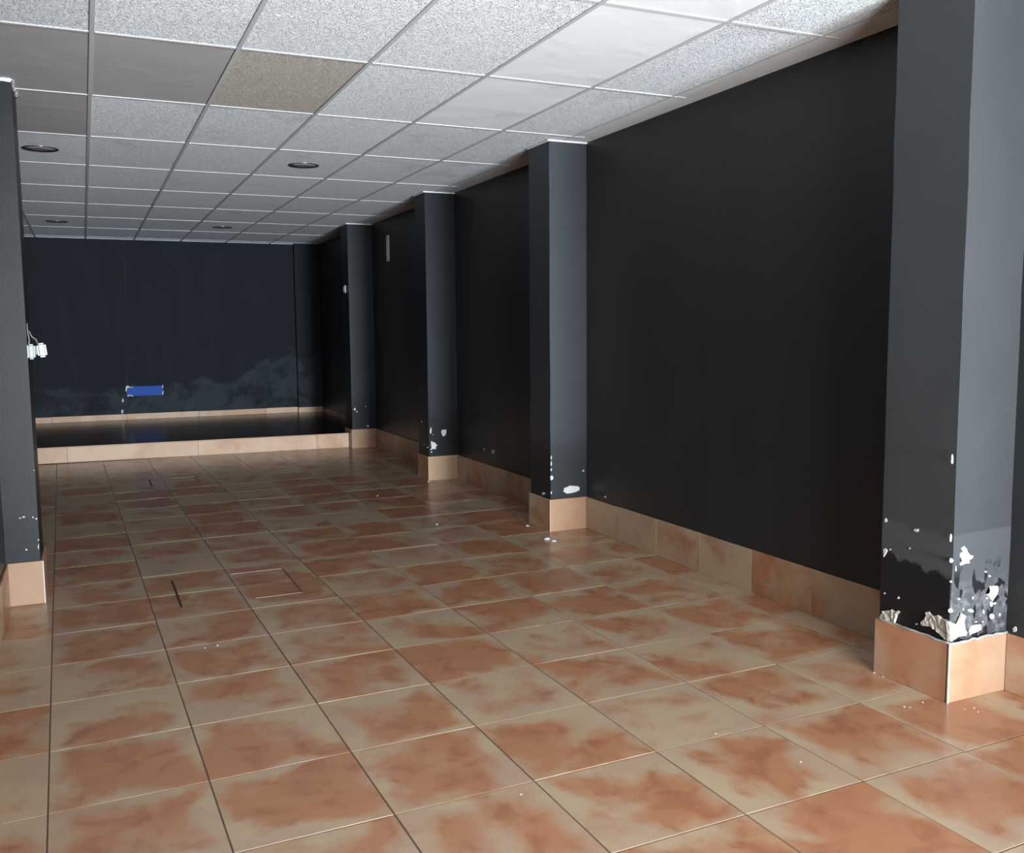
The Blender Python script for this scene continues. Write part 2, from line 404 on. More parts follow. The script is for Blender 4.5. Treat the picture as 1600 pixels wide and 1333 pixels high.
CHIPS = {
 ('P1', ('Y', -0.553)): [[(3.107,0.586),(3.123,0.594),(3.136,0.583),(3.142,0.57),(3.157,0.556),(3.174,0.552),(3.17,0.544),(3.151,0.537),(3.156,0.526),(3.134,0.527),(3.111,0.522),(3.105,0.528),(3.112,0.543),(3.104,0.555),(3.105,0.57),(3.115,0.573)],[(3.266,0.422),(3.314,0.418),(3.319,0.401),(3.311,0.384),(3.297,0.372),(3.29,0.362),(3.274,0.375),(3.271,0.382),(3.25,0.394),(3.268,0.395),(3.272,0.404)],[(3.169,0.26),(3.178,0.28),(3.198,0.281),(3.23,0.278),(3.234,0.258),(3.214,0.253),(3.199,0.25),(3.173,0.247)],[(3.291,0.349),(3.289,0.344),(3.285,0.34),(3.28,0.343),(3.276,0.348),(3.275,0.354),(3.277,0.361),(3.284,0.361),(3.291,0.356)],[(3.301,0.299),(3.3,0.292),(3.292,0.291),(3.283,0.294),(3.278,0.299),(3.277,0.305),(3.28,0.312),(3.291,0.312),(3.301,0.306)],[(3.251,0.481),(3.249,0.479),(3.246,0.478),(3.242,0.479),(3.239,0.481),(3.239,0.484),(3.241,0.487),(3.246,0.485),(3.249,0.484)],[(3.273,0.462),(3.271,0.459),(3.267,0.459),(3.263,0.459),(3.262,0.462),(3.259,0.465),(3.262,0.467),(3.267,0.467),(3.27,0.464)],[(3.07,0.546),(3.066,0.541),(3.061,0.537),(3.054,0.539),(3.051,0.545),(3.051,0.551),(3.054,0.556),(3.06,0.555),(3.064,0.551)],[(3.066,0.465),(3.066,0.462),(3.062,0.463),(3.059,0.463),(3.055,0.465),(3.056,0.468),(3.058,0.47),(3.062,0.47),(3.065,0.468)],[(3.114,0.393),(3.11,0.391),(3.107,0.389),(3.103,0.391),(3.1,0.393),(3.1,0.396),(3.103,0.398),(3.107,0.399),(3.11,0.396)],[(3.187,0.338),(3.186,0.332),(3.174,0.333),(3.167,0.335),(3.16,0.339),(3.156,0.345),(3.164,0.348),(3.174,0.347),(3.182,0.343)],[(3.076,0.353),(3.076,0.348),(3.069,0.348),(3.061,0.347),(3.055,0.352),(3.054,0.359),(3.06,0.363),(3.069,0.364),(3.073,0.357)],[(3.246,0.326),(3.247,0.32),(3.243,0.318),(3.24,0.321),(3.237,0.324),(3.237,0.33),(3.239,0.334),(3.242,0.333),(3.245,0.33)],[(3.21,0.292),(3.207,0.291),(3.203,0.29),(3.197,0.291),(3.195,0.293),(3.196,0.294),(3.199,0.295),(3.203,0.295),(3.209,0.294)],[(3.337,0.303),(3.336,0.299),(3.333,0.298),(3.329,0.296),(3.327,0.302),(3.327,0.306),(3.329,0.309),(3.332,0.309),(3.335,0.307)],[(3.309,0.35),(3.306,0.348),(3.302,0.347),(3.297,0.347),(3.295,0.35),(3.292,0.355),(3.297,0.355),(3.302,0.356),(3.307,0.354)],[(3.262,0.377),(3.262,0.374),(3.258,0.374),(3.254,0.375),(3.251,0.377),(3.252,0.38),(3.253,0.382),(3.257,0.382),(3.262,0.381)],[(3.087,0.511),(3.087,0.504),(3.085,0.502),(3.083,0.503),(3.081,0.508),(3.081,0.515),(3.082,0.52),(3.084,0.525),(3.085,0.517)],[(3.136,0.35),(3.137,0.347),(3.133,0.347),(3.13,0.347),(3.128,0.35),(3.127,0.353),(3.13,0.354),(3.133,0.354),(3.136,0.352)],[(3.186,0.388),(3.184,0.385),(3.182,0.383),(3.179,0.383),(3.177,0.387),(3.177,0.391),(3.179,0.393),(3.182,0.395),(3.185,0.392)],[(3.243,0.287),(3.243,0.285),(3.24,0.285),(3.238,0.285),(3.236,0.287),(3.236,0.289),(3.237,0.291),(3.24,0.291),(3.242,0.289)],[(3.056,0.633),(3.055,0.624),(3.053,0.618),(3.049,0.618),(3.047,0.628),(3.048,0.637),(3.049,0.645),(3.052,0.648),(3.055,0.642)],[(3.047,0.924),(3.047,0.913),(3.044,0.91),(3.042,0.911),(3.039,0.917),(3.039,0.93),(3.04,0.942),(3.043,0.946),(3.046,0.936)]],
 ('P1', ('X', 3.056)): [[(-0.212,0.519),(-0.222,0.524),(-0.232,0.517),(-0.225,0.503),(-0.214,0.487)],[(-0.346,0.551),(-0.345,0.548),(-0.342,0.547),(-0.34,0.548),(-0.337,0.548),(-0.339,0.55),(-0.339,0.553),(-0.342,0.553),(-0.344,0.552)],[(-0.3,0.34),(-0.3,0.337),(-0.297,0.335),(-0.293,0.334),(-0.29,0.336),(-0.291,0.339),(-0.293,0.341),(-0.296,0.344),(-0.298,0.342)],[(-0.229,0.341),(-0.227,0.338),(-0.225,0.336),(-0.222,0.336),(-0.22,0.337),(-0.221,0.34),(-0.222,0.342),(-0.225,0.342),(-0.228,0.342)],[(-0.391,0.259),(-0.391,0.257),(-0.389,0.256),(-0.386,0.256),(-0.385,0.257),(-0.385,0.259),(-0.386,0.26),(-0.388,0.261),(-0.39,0.261)],[(-0.25,0.525),(-0.248,0.523),(-0.246,0.522),(-0.244,0.521),(-0.242,0.522),(-0.242,0.524),(-0.244,0.525),(-0.246,0.527),(-0.249,0.527)],[(-0.224,0.639),(-0.225,0.634),(-0.22,0.631),(-0.215,0.629),(-0.213,0.634),(-0.213,0.639),(-0.215,0.644),(-0.22,0.647),(-0.223,0.642)],[(-0.381,0.629),(-0.381,0.625),(-0.375,0.621),(-0.367,0.621),(-0.362,0.623),(-0.36,0.627),(-0.366,0.632),(-0.374,0.632),(-0.382,0.634)],[(-0.345,0.55),(-0.345,0.548),(-0.343,0.546),(-0.341,0.546),(-0.338,0.547),(-0.339,0.549),(-0.34,0.552),(-0.343,0.552),(-0.345,0.551)]],
 ('P1big', ('X', 3.056)): [[(-0.438,0.32),(-0.451,0.324),(-0.468,0.312),(-0.489,0.322),(-0.511,0.314),(-0.544,0.312),(-0.553,0.241),(-0.527,0.24),(-0.488,0.26),(-0.453,0.268),(-0.414,0.261),(-0.418,0.276),(-0.435,0.278)],[(-0.22,0.264),(-0.244,0.272),(-0.267,0.284),(-0.286,0.278),(-0.298,0.287),(-0.304,0.283),(-0.292,0.267),(-0.286,0.235),(-0.26,0.231),(-0.226,0.233),(-0.207,0.224),(-0.207,0.235),(-0.221,0.243)]],
 ('P1big', ('Y', -0.553)): [[(3.05,0.316),(3.094,0.299),(3.116,0.339),(3.144,0.324),(3.133,0.304),(3.15,0.263),(3.145,0.249),(3.106,0.251),(3.088,0.243),(3.059,0.239)]],
 ('WR', ('X', 3.375)): [[(-0.587,0.251),(-0.586,0.244),(-0.581,0.24),(-0.576,0.237),(-0.573,0.243),(-0.571,0.25),(-0.576,0.256),(-0.581,0.261),(-0.586,0.258)],[(6.732,0.38),(6.743,0.371),(6.751,0.36),(6.762,0.366),(6.768,0.372),(6.774,0.382),(6.763,0.392),(6.75,0.391),(6.738,0.389)],[(6.668,0.357),(6.671,0.345),(6.684,0.342),(6.698,0.338),(6.708,0.347),(6.704,0.36),(6.696,0.372),(6.681,0.375),(6.672,0.367)],[(6.642,0.316),(6.648,0.31),(6.662,0.307),(6.673,0.308),(6.685,0.309),(6.688,0.314),(6.674,0.318),(6.661,0.321),(6.647,0.32)],[(4.455,0.361),(4.466,0.345),(4.486,0.335),(4.503,0.341),(4.523,0.345),(4.513,0.359),(4.505,0.373),(4.486,0.374),(4.468,0.372)],[(4.673,0.353),(4.679,0.346),(4.69,0.34),(4.702,0.342),(4.709,0.346),(4.71,0.353),(4.7,0.357),(4.69,0.361),(4.677,0.361)],[(2.556,0.271),(2.539,0.274),(2.539,0.261),(2.556,0.258)]],
 ('P2', ('Y', 2.8)): [[(3.19,0.276),(3.195,0.301),(3.226,0.309),(3.234,0.315),(3.298,0.307),(3.317,0.295),(3.311,0.274),(3.266,0.263),(3.218,0.26)],[(3.108,0.382),(3.104,0.37),(3.097,0.367),(3.089,0.364),(3.086,0.377),(3.084,0.391),(3.091,0.397),(3.097,0.398),(3.103,0.392)],[(3.355,0.413),(3.351,0.41),(3.348,0.406),(3.343,0.409),(3.339,0.412),(3.34,0.417),(3.343,0.42),(3.348,0.419),(3.352,0.418)],[(3.097,0.523),(3.095,0.516),(3.093,0.51),(3.09,0.513),(3.088,0.52),(3.089,0.527),(3.09,0.532),(3.093,0.539),(3.096,0.533)],[(3.097,0.481),(3.095,0.47),(3.092,0.463),(3.09,0.47),(3.087,0.476),(3.088,0.487),(3.089,0.496),(3.093,0.5),(3.095,0.492)],[(3.097,0.439),(3.094,0.434),(3.092,0.428),(3.089,0.43),(3.087,0.436),(3.087,0.443),(3.089,0.45),(3.092,0.448),(3.095,0.447)],[(3.095,0.277),(3.094,0.271),(3.091,0.266),(3.088,0.269),(3.087,0.275),(3.087,0.28),(3.089,0.284),(3.091,0.287),(3.095,0.284)]],
 ('P2', ('X', 3.078)): [[(2.901,0.258),(2.912,0.25),(2.926,0.244),(2.943,0.241),(2.949,0.247),(2.951,0.254),(2.938,0.259),(2.926,0.263),(2.911,0.263)]],
 ('P3', ('Y', 5.333)): [[(3.208,0.456),(3.217,0.475),(3.26,0.475),(3.257,0.437),(3.245,0.419),(3.227,0.412),(3.216,0.428)],[(3.111,0.472),(3.109,0.454),(3.103,0.447),(3.097,0.444),(3.095,0.463),(3.097,0.481),(3.1,0.492),(3.105,0.506),(3.111,0.494)],[(3.105,0.369),(3.114,0.374),(3.122,0.362),(3.145,0.358),(3.151,0.344),(3.168,0.332),(3.153,0.317),(3.153,0.298),(3.115,0.297),(3.101,0.287),(3.098,0.298),(3.11,0.308),(3.105,0.336)],[(3.395,0.274),(3.391,0.262),(3.384,0.258),(3.379,0.262),(3.375,0.27),(3.375,0.281),(3.377,0.296),(3.385,0.298),(3.392,0.289)],[(3.114,0.27),(3.113,0.267),(3.108,0.266),(3.1,0.265),(3.099,0.269),(3.096,0.273),(3.101,0.275),(3.108,0.275),(3.115,0.274)],[(3.128,0.433),(3.127,0.43),(3.124,0.43),(3.122,0.43),(3.12,0.432),(3.12,0.435),(3.122,0.437),(3.124,0.437),(3.128,0.437)]],
 ('P3', ('X', 3.072)): [[(5.369,0.315),(5.369,0.31),(5.385,0.306),(5.401,0.305),(5.41,0.308),(5.413,0.313),(5.401,0.319),(5.384,0.321),(5.371,0.319)],[(5.455,0.333),(5.459,0.329),(5.468,0.327),(5.478,0.327),(5.481,0.329),(5.486,0.332),(5.477,0.335),(5.468,0.335),(5.461,0.335)],[(5.522,0.545),(5.531,0.541),(5.54,0.539),(5.552,0.537),(5.562,0.54),(5.557,0.544),(5.55,0.548),(5.539,0.549),(5.532,0.547)]],
 ('P4', ('Y', 8.09)): [[(3.125,0.473),(3.119,0.465),(3.114,0.456),(3.106,0.461),(3.098,0.467),(3.1,0.48),(3.107,0.486),(3.115,0.492),(3.122,0.484)],[(3.146,0.443),(3.145,0.437),(3.139,0.433),(3.133,0.435),(3.129,0.44),(3.13,0.446),(3.134,0.451),(3.14,0.451),(3.144,0.448)],[(3.257,0.501),(3.253,0.497),(3.249,0.496),(3.244,0.495),(3.242,0.499),(3.242,0.504),(3.245,0.507),(3.249,0.507),(3.253,0.504)],[(3.283,0.261),(3.284,0.255),(3.273,0.251),(3.262,0.254),(3.259,0.26),(3.253,0.266),(3.262,0.27),(3.273,0.269),(3.279,0.265)]],
 ('L1', ('Y', 2.45)): [[(-0.155,0.466),(-0.157,0.463),(-0.161,0.463),(-0.166,0.463),(-0.169,0.466),(-0.168,0.469),(-0.165,0.47),(-0.161,0.47),(-0.158,0.468)],[(-0.115,0.46),(-0.116,0.457),(-0.118,0.457),(-0.121,0.457),(-0.122,0.46),(-0.122,0.463),(-0.121,0.465),(-0.118,0.464),(-0.116,0.463)],[(-0.1,0.452),(-0.1,0.448),(-0.103,0.448),(-0.106,0.448),(-0.107,0.451),(-0.108,0.454),(-0.105,0.456),(-0.102,0.457),(-0.101,0.454)],[(-0.154,0.292),(-0.156,0.29),(-0.158,0.289),(-0.161,0.289),(-0.164,0.291),(-0.163,0.295),(-0.161,0.298),(-0.158,0.297),(-0.156,0.295)],[(-0.1,0.302),(-0.101,0.294),(-0.103,0.286),(-0.104,0.293),(-0.105,0.299),(-0.105,0.308),(-0.103,0.312),(-0.101,0.319),(-0.1,0.31)],[(-0.098,0.34),(-0.098,0.336),(-0.1,0.333),(-0.101,0.336),(-0.103,0.338),(-0.102,0.342),(-0.101,0.346),(-0.1,0.344),(-0.098,0.344)],[(-0.098,0.707),(-0.099,0.706),(-0.1,0.705),(-0.102,0.705),(-0.103,0.707),(-0.103,0.709),(-0.102,0.71),(-0.1,0.71),(-0.098,0.709)],[(-0.175,0.462),(-0.176,0.46),(-0.178,0.459),(-0.182,0.459),(-0.183,0.461),(-0.184,0.464),(-0.181,0.464),(-0.178,0.465),(-0.175,0.464)]],
 ('WB', ('Y', 11.0)): [[(-0.288,2.695),(-0.291,2.687),(-0.298,2.686),(-0.304,2.686),(-0.308,2.691),(-0.309,2.699),(-0.304,2.705),(-0.297,2.707),(-0.292,2.702)],[(0.12,2.708),(0.117,2.7),(0.109,2.695),(0.103,2.7),(0.099,2.704),(0.099,2.711),(0.103,2.717),(0.11,2.72),(0.115,2.715)],[(0.569,2.691),(0.564,2.684),(0.558,2.68),(0.55,2.679),(0.544,2.685),(0.548,2.694),(0.552,2.7),(0.56,2.705),(0.564,2.697)],[(0.758,2.69),(0.756,2.684),(0.751,2.676),(0.742,2.678),(0.736,2.685),(0.739,2.694),(0.745,2.698),(0.751,2.701),(0.759,2.699)],[(0.93,2.696),(0.926,2.689),(0.921,2.684),(0.914,2.685),(0.91,2.691),(0.909,2.699),(0.915,2.704),(0.922,2.704),(0.93,2.704)],[(1.829,2.69),(1.824,2.682),(1.817,2.68),(1.81,2.68),(1.804,2.685),(1.802,2.694),(1.81,2.7),(1.819,2.705),(1.825,2.698)],[(0.632,0.492),(0.631,0.473),(0.623,0.464),(0.615,0.467),(0.61,0.482),(0.615,0.5),(0.618,0.515),(0.626,0.523),(0.63,0.506)],[(0.62,0.336),(0.617,0.32),(0.61,0.309),(0.601,0.311),(0.596,0.328),(0.595,0.348),(0.604,0.359),(0.612,0.364),(0.622,0.358)]],
}
CRUMBS = [(2.955, 2.604, 0.030), (2.971, 2.531, 0.018), (2.453, 3.398, 0.012), (2.886, -0.507, 0.005), (2.981, -0.507, 0.005), (3.048, -0.200, 0.006), (3.048, -0.248, 0.004), (2.900, -0.521, 0.004), (3.066, -0.621, 0.004), (3.107, -0.628, 0.004), (3.090, -0.658, 0.004), (0.651, 1.343, 0.006), (0.595, 1.332, 0.005), (2.230, -0.690, 0.005), (2.111, -0.395, 0.005), (1.314, -0.493, 0.005), (3.022, 3.058, 0.016), (2.405, 4.765, 0.010), (3.050, 5.273, 0.014)]
# ================================================================== STRUCTURE
# ---- floor: grout bed, each tile a piece of its own
floor = box('floor', -0.95, XW + 0.2, YF, YB + 0.2, -0.15, -0.0022, MT['grout'])
tag(floor, 'terracotta and cream glazed tile floor', kind='structure')
tile_me = cube_mesh('floor_tile', TILE - 0.0045, TILE - 0.0045, 0.012, MT['floor_tile'], 0.0013, 1)
cp, sp_ = math.cos(PHI), math.sin(PHI)
for j in range(-8, 19):
    for i in range(-2, 8):
        gx, gy = (i + 0.5) * TILE, (j + 0.5) * TILE
        x, y = cp * gx - sp_ * gy, sp_ * gx + cp * gy
        if x < -0.95 or x > XW + 0.22 or y > 8.50 or y < YF + 0.1:
            continue
        if x + TILE / 2 < XL1 - 0.02 and y < 2.6:
            continue
        if x - TILE / 2 > XW or x + TILE / 2 < XL2:
            continue
        o = link('floor_tile', tile_me, (x, y, -0.006 + rnd.uniform(-0.0003, 0.0003)), floor)
        o.rotation_euler = (rnd.uniform(-0.0013, 0.0013), rnd.uniform(-0.0013, 0.0013), PHI + rnd.choice((0, math.pi / 2, math.pi, -math.pi / 2)))

# ---- walls
wall_right = box('wall_right', XW, XW + 0.2, YF, YB + 0.2, -0.002, H + 0.22, MT['paint_wall'])
tag(wall_right, 'black painted right-hand wall between the pillars', kind='structure')
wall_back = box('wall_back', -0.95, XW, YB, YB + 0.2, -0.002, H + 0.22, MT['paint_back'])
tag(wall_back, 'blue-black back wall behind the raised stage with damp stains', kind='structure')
wall_left = box('wall_left', -0.95, XL1, YF, 2.85, -0.002, H + 0.22, MT['paint_wall'])
tag(wall_left, 'black painted left wall in front of the left pillar', kind='structure')
wall_left_rear = box('wall_left_rear', -0.95, XL2, 2.85, YB, -0.002, H + 0.22, MT['paint_wall'])
tag(wall_left_rear, 'black painted left wall set back behind the left pillar', kind='structure')
# shop front: lintel and piers around the open daylight opening
n_ = [(-0.95, XW + 0.2, 2.46, H + 0.22), (-0.95, WX0 - 0.10, -0.004, 2.46), (3.06, XW + 0.2, -0.004, 2.46)]
vv, ff = [], []
for x0, x1, z0, z1 in n_:
    b = len(vv)
    vv += [(x, y, z) for x in (x0, x1) for y in (YF - 0.2, YF) for z in (z0, z1)]
    ff += [tuple(b + i for i in f) for f in CUBE_F]
wall_front = link('wall_front', mesh_from('wall_front', vv, ff, MT['paint_wall']), (0, 0, 0))
tag(wall_front, 'black shop front wall around the open entrance', kind='structure')

# ---- ceiling: plenum slab, tees, tiles, plaster band along the right wall
XE = 3.19
ceiling = box('ceiling', -0.95, XW + 0.2, YF, YB + 0.2, H + 0.20, H + 0.30, MT['void'])
tag(ceiling, 'white suspended ceiling of rectangular tiles on a thin metal grid', kind='structure')
LAMPS = {(2, 2), (-1, 2), (2, 6), (-1, 6)}
def tile_with_hole(name, sx, sy, mat, r=0.112):
    me = bpy.data.meshes.new(name)
    bm = bmesh.new()
    th = 0.008
    n = 32
    for z in (0.0, th):
        pass
    ring = [(r * math.cos(2 * math.pi * k / n), r * math.sin(2 * math.pi * k / n)) for k in range(n)]
    def onsq(x, y):
        k = min(sx / 2 / abs(x) if abs(x) > 1e-9 else 1e9, sy / 2 / abs(y) if abs(y) > 1e-9 else 1e9)
        return x * k, y * k
    sq = [onsq(*p) for p in ring]
    corner = {}
    A = [[bm.verts.new((x, y, z)) for x, y in ring] for z in (-th / 2, th / 2)]
    B = [[bm.verts.new((x, y, z)) for x, y in sq] for z in (-th / 2, th / 2)]
    for z in (0, 1):
        for k in range(n):
            k2 = (k + 1) % n
            p, q = sq[k], sq[k2]
            same = abs(p[0] - q[0]) < 1e-6 or abs(p[1] - q[1]) < 1e-6
            if same:
                bm.faces.new((A[z][k], B[z][k], B[z][k2], A[z][k2]))
            else:
                cx = math.copysign(sx / 2, p[0] + q[0]); cy = math.copysign(sy / 2, p[1] + q[1])
                c = bm.verts.new((cx, cy, -th / 2 if z == 0 else th / 2))
                bm.faces.new((A[z][k], B[z][k], c, B[z][k2], A[z][k2]))
    for k in range(n):
        k2 = (k + 1) % n
        bm.faces.new((A[0][k], A[0][k2], A[1][k2], A[1][k]))
    bmesh.ops.recalc_face_normals(bm, faces=bm.faces[:])
    bm.to_mesh(me); bm.free()
    me.materials.append(mat)
    return me
KIND = {(-1, 0): 'tile_grey', (0, 0): 'tile_grey', (-1, 1): 'tile_grey', (1, 0): 'tile_beige',
        (3, 0): 'tile_smooth', (3, -1): 'tile_smooth', (3, -2): 'tile_smooth'}
cache = {}
for r in range(-6, 9):
    y0, y1 = OY + r * GY, OY + (r + 1) * GY
    y0, y1 = max(y0, YF + 0.01), min(y1, YB - 0.01)
    if y1 - y0 < 0.05: continue
    for c in range(-2, 5):
        x0, x1 = OX + c * GX, OX + (c + 1) * GX
        x0, x1 = max(x0, XL2), min(x1, XE)
        if x1 <= (XL1 if y1 < 2.8 else XL2) + 0.02: continue
        if y1 < 2.8: x0 = max(x0, XL1)
        kind = KIND.get((c, r), 'tile_relief')
        key = (kind, round(x1 - x0, 3), round(y1 - y0, 3), (c, r) in LAMPS)
        if key not in cache:
            sx, sy = x1 - x0 - 0.004, y1 - y0 - 0.004
            cache[key] = tile_with_hole('ceiling_tile', sx, sy, MT[kind]) if key[3] else cube_mesh('ceiling_tile', sx, sy, 0.008, MT[kind])
        o = link('ceiling_tile', cache[key], ((x0 + x1) / 2, (y0 + y1) / 2, H + 0.0045), ceiling)
        if not key[3]:
            o.rotation_euler = (rnd.uniform(-0.0012, 0.0012), rnd.uniform(-0.003, 0.003), 0)
for c in range(-1, 5):
    x = OX + c * GX
    ys = YF + 0.01 if x > XL1 else 2.87
    box('main_tee', x - 0.010, x + 0.010, ys, YB - 0.01, H - 0.005, H - 0.0005, MT['tee_main'], ceiling, 0.001)
for r in range(-5, 9):
    y = OY + r * GY
    if y > YB - 0.1 or y < YF + 0.1: continue
    for c in range(-2, 5):
        x0, x1 = max(OX + c * GX, XL2), min(OX + (c + 1) * GX, XE + 0.10)
        if y < 2.9 and x0 < XL1: x0 = XL1
        if x1 - x0 < 0.05: continue
        box('cross_tee', x0 + 0.012, x1 - 0.012, y - 0.011, y + 0.011, H - 0.0035, H - 0.0005, MT['tee_cross'], ceiling, 0.0008)
box('edge_band', XE + 0.006, XW, YF + 0.01, YB - 0.01, H - 0.001, H + 0.02, MT['band'], ceiling)
box('edge_bead', XE - 0.010, XE + 0.004, YF + 0.01, YB - 0.01, H - 0.003, H + 0.01, MT['tee_main'], ceiling)
box('wall_angle', XL2, XW, YB - 0.02, YB, H - 0.004, H + 0.02, MT['tee_cross'], ceiling)

# ================================================================== PILLARS
T = 0.012          # skirting tile thickness
def base_tile(parent, x0, x1, y0, y1, h=BH, mat='base_tile', name='base_tile', z0=0.0):
    return box(name, x0, x1, y0, y1, z0, z0 + h, MT[mat], parent, 0.0018)
def pillar(x0, x1, y0, y1, mat, label, group='square pillars along the right wall', z0=-0.004, tiles=True):
    e = bpy.data.objects.new('pillar', None)
    e.empty_display_size = 0.2
    col.objects.link(e)
    e.location = ((x0 + x1) / 2, (y0 + y1) / 2, max(z0, 0.0))
    WORLD[e.name] = Vector(e.location)
    # slightly uneven plaster shaft
    v, f = [], []
    NZ = 14
    zz = [z0 + (H + 0.02 - z0) * k / NZ for k in range(NZ + 1)]
    for z in zz:
        j = [rnd.uniform(-0.0018, 0.0018) for _ in range(4)]
        v += [(x0 + j[0], y0 + j[1], z), (x1, y0 + j[1], z), (x1, y1 + j[3], z), (x0 + j[0], y1 + j[3], z)]
    for k in range(NZ):
        for i in range(4):
            f.append((k * 4 + i, k * 4 + (i + 1) % 4, (k + 1) * 4 + (i + 1) % 4, (k + 1) * 4 + i))
    f += [(0, 1, 2, 3), tuple(NZ * 4 + i for i in range(4))]
    L = Vector(e.location)
    me = mesh_from('shaft', [Vector(p) - L for p in v], f, MT[mat])
    link('shaft', me, L, e)
    if tiles:
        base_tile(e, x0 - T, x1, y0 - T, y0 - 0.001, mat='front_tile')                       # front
        base_tile(e, x0 - T, x0 - 0.001, y0 + 0.002, y1 + T)               # aisle side
    tag(e, label, 'pillar', group)
    return e
pA = pillar(3.068, XW, -0.541, -0.20, 'paint_pillar_a', 'nearest grey pillar at the right edge, plaster crumbling white above its base tiles')
pB = pillar(3.088, XW, 2.812, 3.13, 'paint_pillar', 'second nearest grey pillar, one oval white paint chip just above its base tiles')
pC = pillar(3.084, XW, 5.345, 5.63, 'paint_pillar_shaded', 'middle dark pillar with several white paint chips near its foot')
pD = pillar(3.076, XW, 8.102, 8.40, 'paint_pillar_shaded', 'far dark pillar standing at the right end of the stage step')
pE = pillar(3.020, XW, 10.92, YB, 'paint_back', 'shallow dark pilaster in the back corner on the stage', z0=0.17, tiles=False)
pL = pillar(XL1, -0.097, 2.462, 2.85, 'paint_left', 'grey pillar at the left edge with two small white boxes on it', group='square pillars along the left wall', tiles=False)
base_tile(pL, XL1 + 0.001, -0.097 + T, 2.462 - T, 2.461, mat='front_tile')
base_tile(pL, -0.096, -0.097 + T, 2.464, 2.85)
# bright metal angle where the pillar heads meet the ceiling
for p, x0, y0, y1 in ((pB, 3.088, 2.812, 3.13), (pC, 3.084, 5.345, 5.63), (pD, 3.076, 8.102, 8.40)):
    box('head_trim', x0 - 0.016, XW, y0 - 0.016, y0 - 0.001, H - 0.012, H - 0.0015, MT['tee_cross'], p, 0.0015)
    box('head_trim', x0 - 0.016, x0 - 0.001, y0 + 0.001, y1, H - 0.012, H - 0.0015, MT['tee_cross'], p, 0.0015)
# white corner bead on the base tiles
box('corner_bead', 3.068 - T - 0.004, 3.068 - T + 0.002, -0.541 - T - 0.004, -0.541 - T + 0.002, 0.0, BH + 0.002, MT['plaster'], pA, 0.001)
box('corner_bead', -0.097 + T - 0.003, -0.097 + T + 0.003, 2.462 - T - 0.003, 2.462 - T + 0.003, 0.0, BH, MT['plaster'], pL, 0.001)
for p, x0, y0 in ((pB, 3.088, 2.812), (pC, 3.084, 5.345)):
    box('corner_bead', x0 - T - 0.002, x0 - T + 0.003, y0 - T - 0.002, y0 - T + 0.003, 0.0, BH, MT['riser_tile'], p, 0.001)
# ragged mortar line on top of the base tiles of the near pillar
def mortar(parent, pts, r, mat='mortar'):
    out = []
    for a, b in zip(pts[:-1], pts[1:]):
        n = max(2, int((Vector(b) - Vector(a)).length / 0.02))
        for k in range(n):
            t = k / n
            p = Vector(a).lerp(Vector(b), t)
            out.append(p + Vector((rnd.uniform(-1, 1), rnd.uniform(-1, 1), rnd.uniform(-1, 1))) * r * 0.5)
    out.append(Vector(pts[-1]))
    return tube('mortar_line', out, r, MT[mat], parent, 6)
mortar(pA, [(3.061, -0.20, BH), (3.060, -0.549, BH + 0.001), (XW - 0.005, -0.549, BH + 0.002)], 0.0055)
# chipped filler round the head of the left pillar
mortar(pL, [(XL1, 2.458, H - 0.004), (-0.10, 2.458, H - 0.006), (-0.093, 2.50, H - 0.004), (-0.093, 2.84, H - 0.002)], 0.010, 'band')

# ---- skirting tiles along the walls
def skirting(name, label, loc):
    e = bpy.data.objects.new(name, None)
    col.objects.link(e)
    e.location = loc
    WORLD[e.name] = Vector(loc)
    tag(e, label, kind='structure')
    return e
sk = skirting('baseboard_right', 'half-tile terracotta skirting along the right wall', (XW, 1.3, 0))
def run_right(y0, y1, start):
    ys = [y0]
    y = start
    while y < y1 - 0.02:
        if y > y0 + 0.02: ys.append(y)
        y += TILE
    ys.append(y1)
    for a, b in zip(ys[:-1], ys[1:]):
        base_tile(sk, XW - T - rnd.uniform(0, 0.002), XW - 0.0005, a + 0.0015, b - 0.0015, BH + rnd.uniform(-0.003, 0.003))
    box('mortar_back', XW - 0.008, XW - 0.0006, y0, y1, 0.0, BH - 0.006, MT['mortar'], sk)
run_right(-0.188 + 0.0, 2.80, 0.055)
run_right(3.142, 5.333, 3.72)
run_right(5.642, 8.09, 6.0)
run_right(YF + 0.05, -0.553, -4.1)
skl = skirting('baseboard_left', 'half-tile terracotta skirting in front of the left pillar', (XL1, 0, 0))
y = 2.449
while y > YF + 0.3:
    base_tile(skl, XL1 + 0.0005, XL1 + T, y - TILE + 0.0015, y - 0.0015)
    y -= TILE

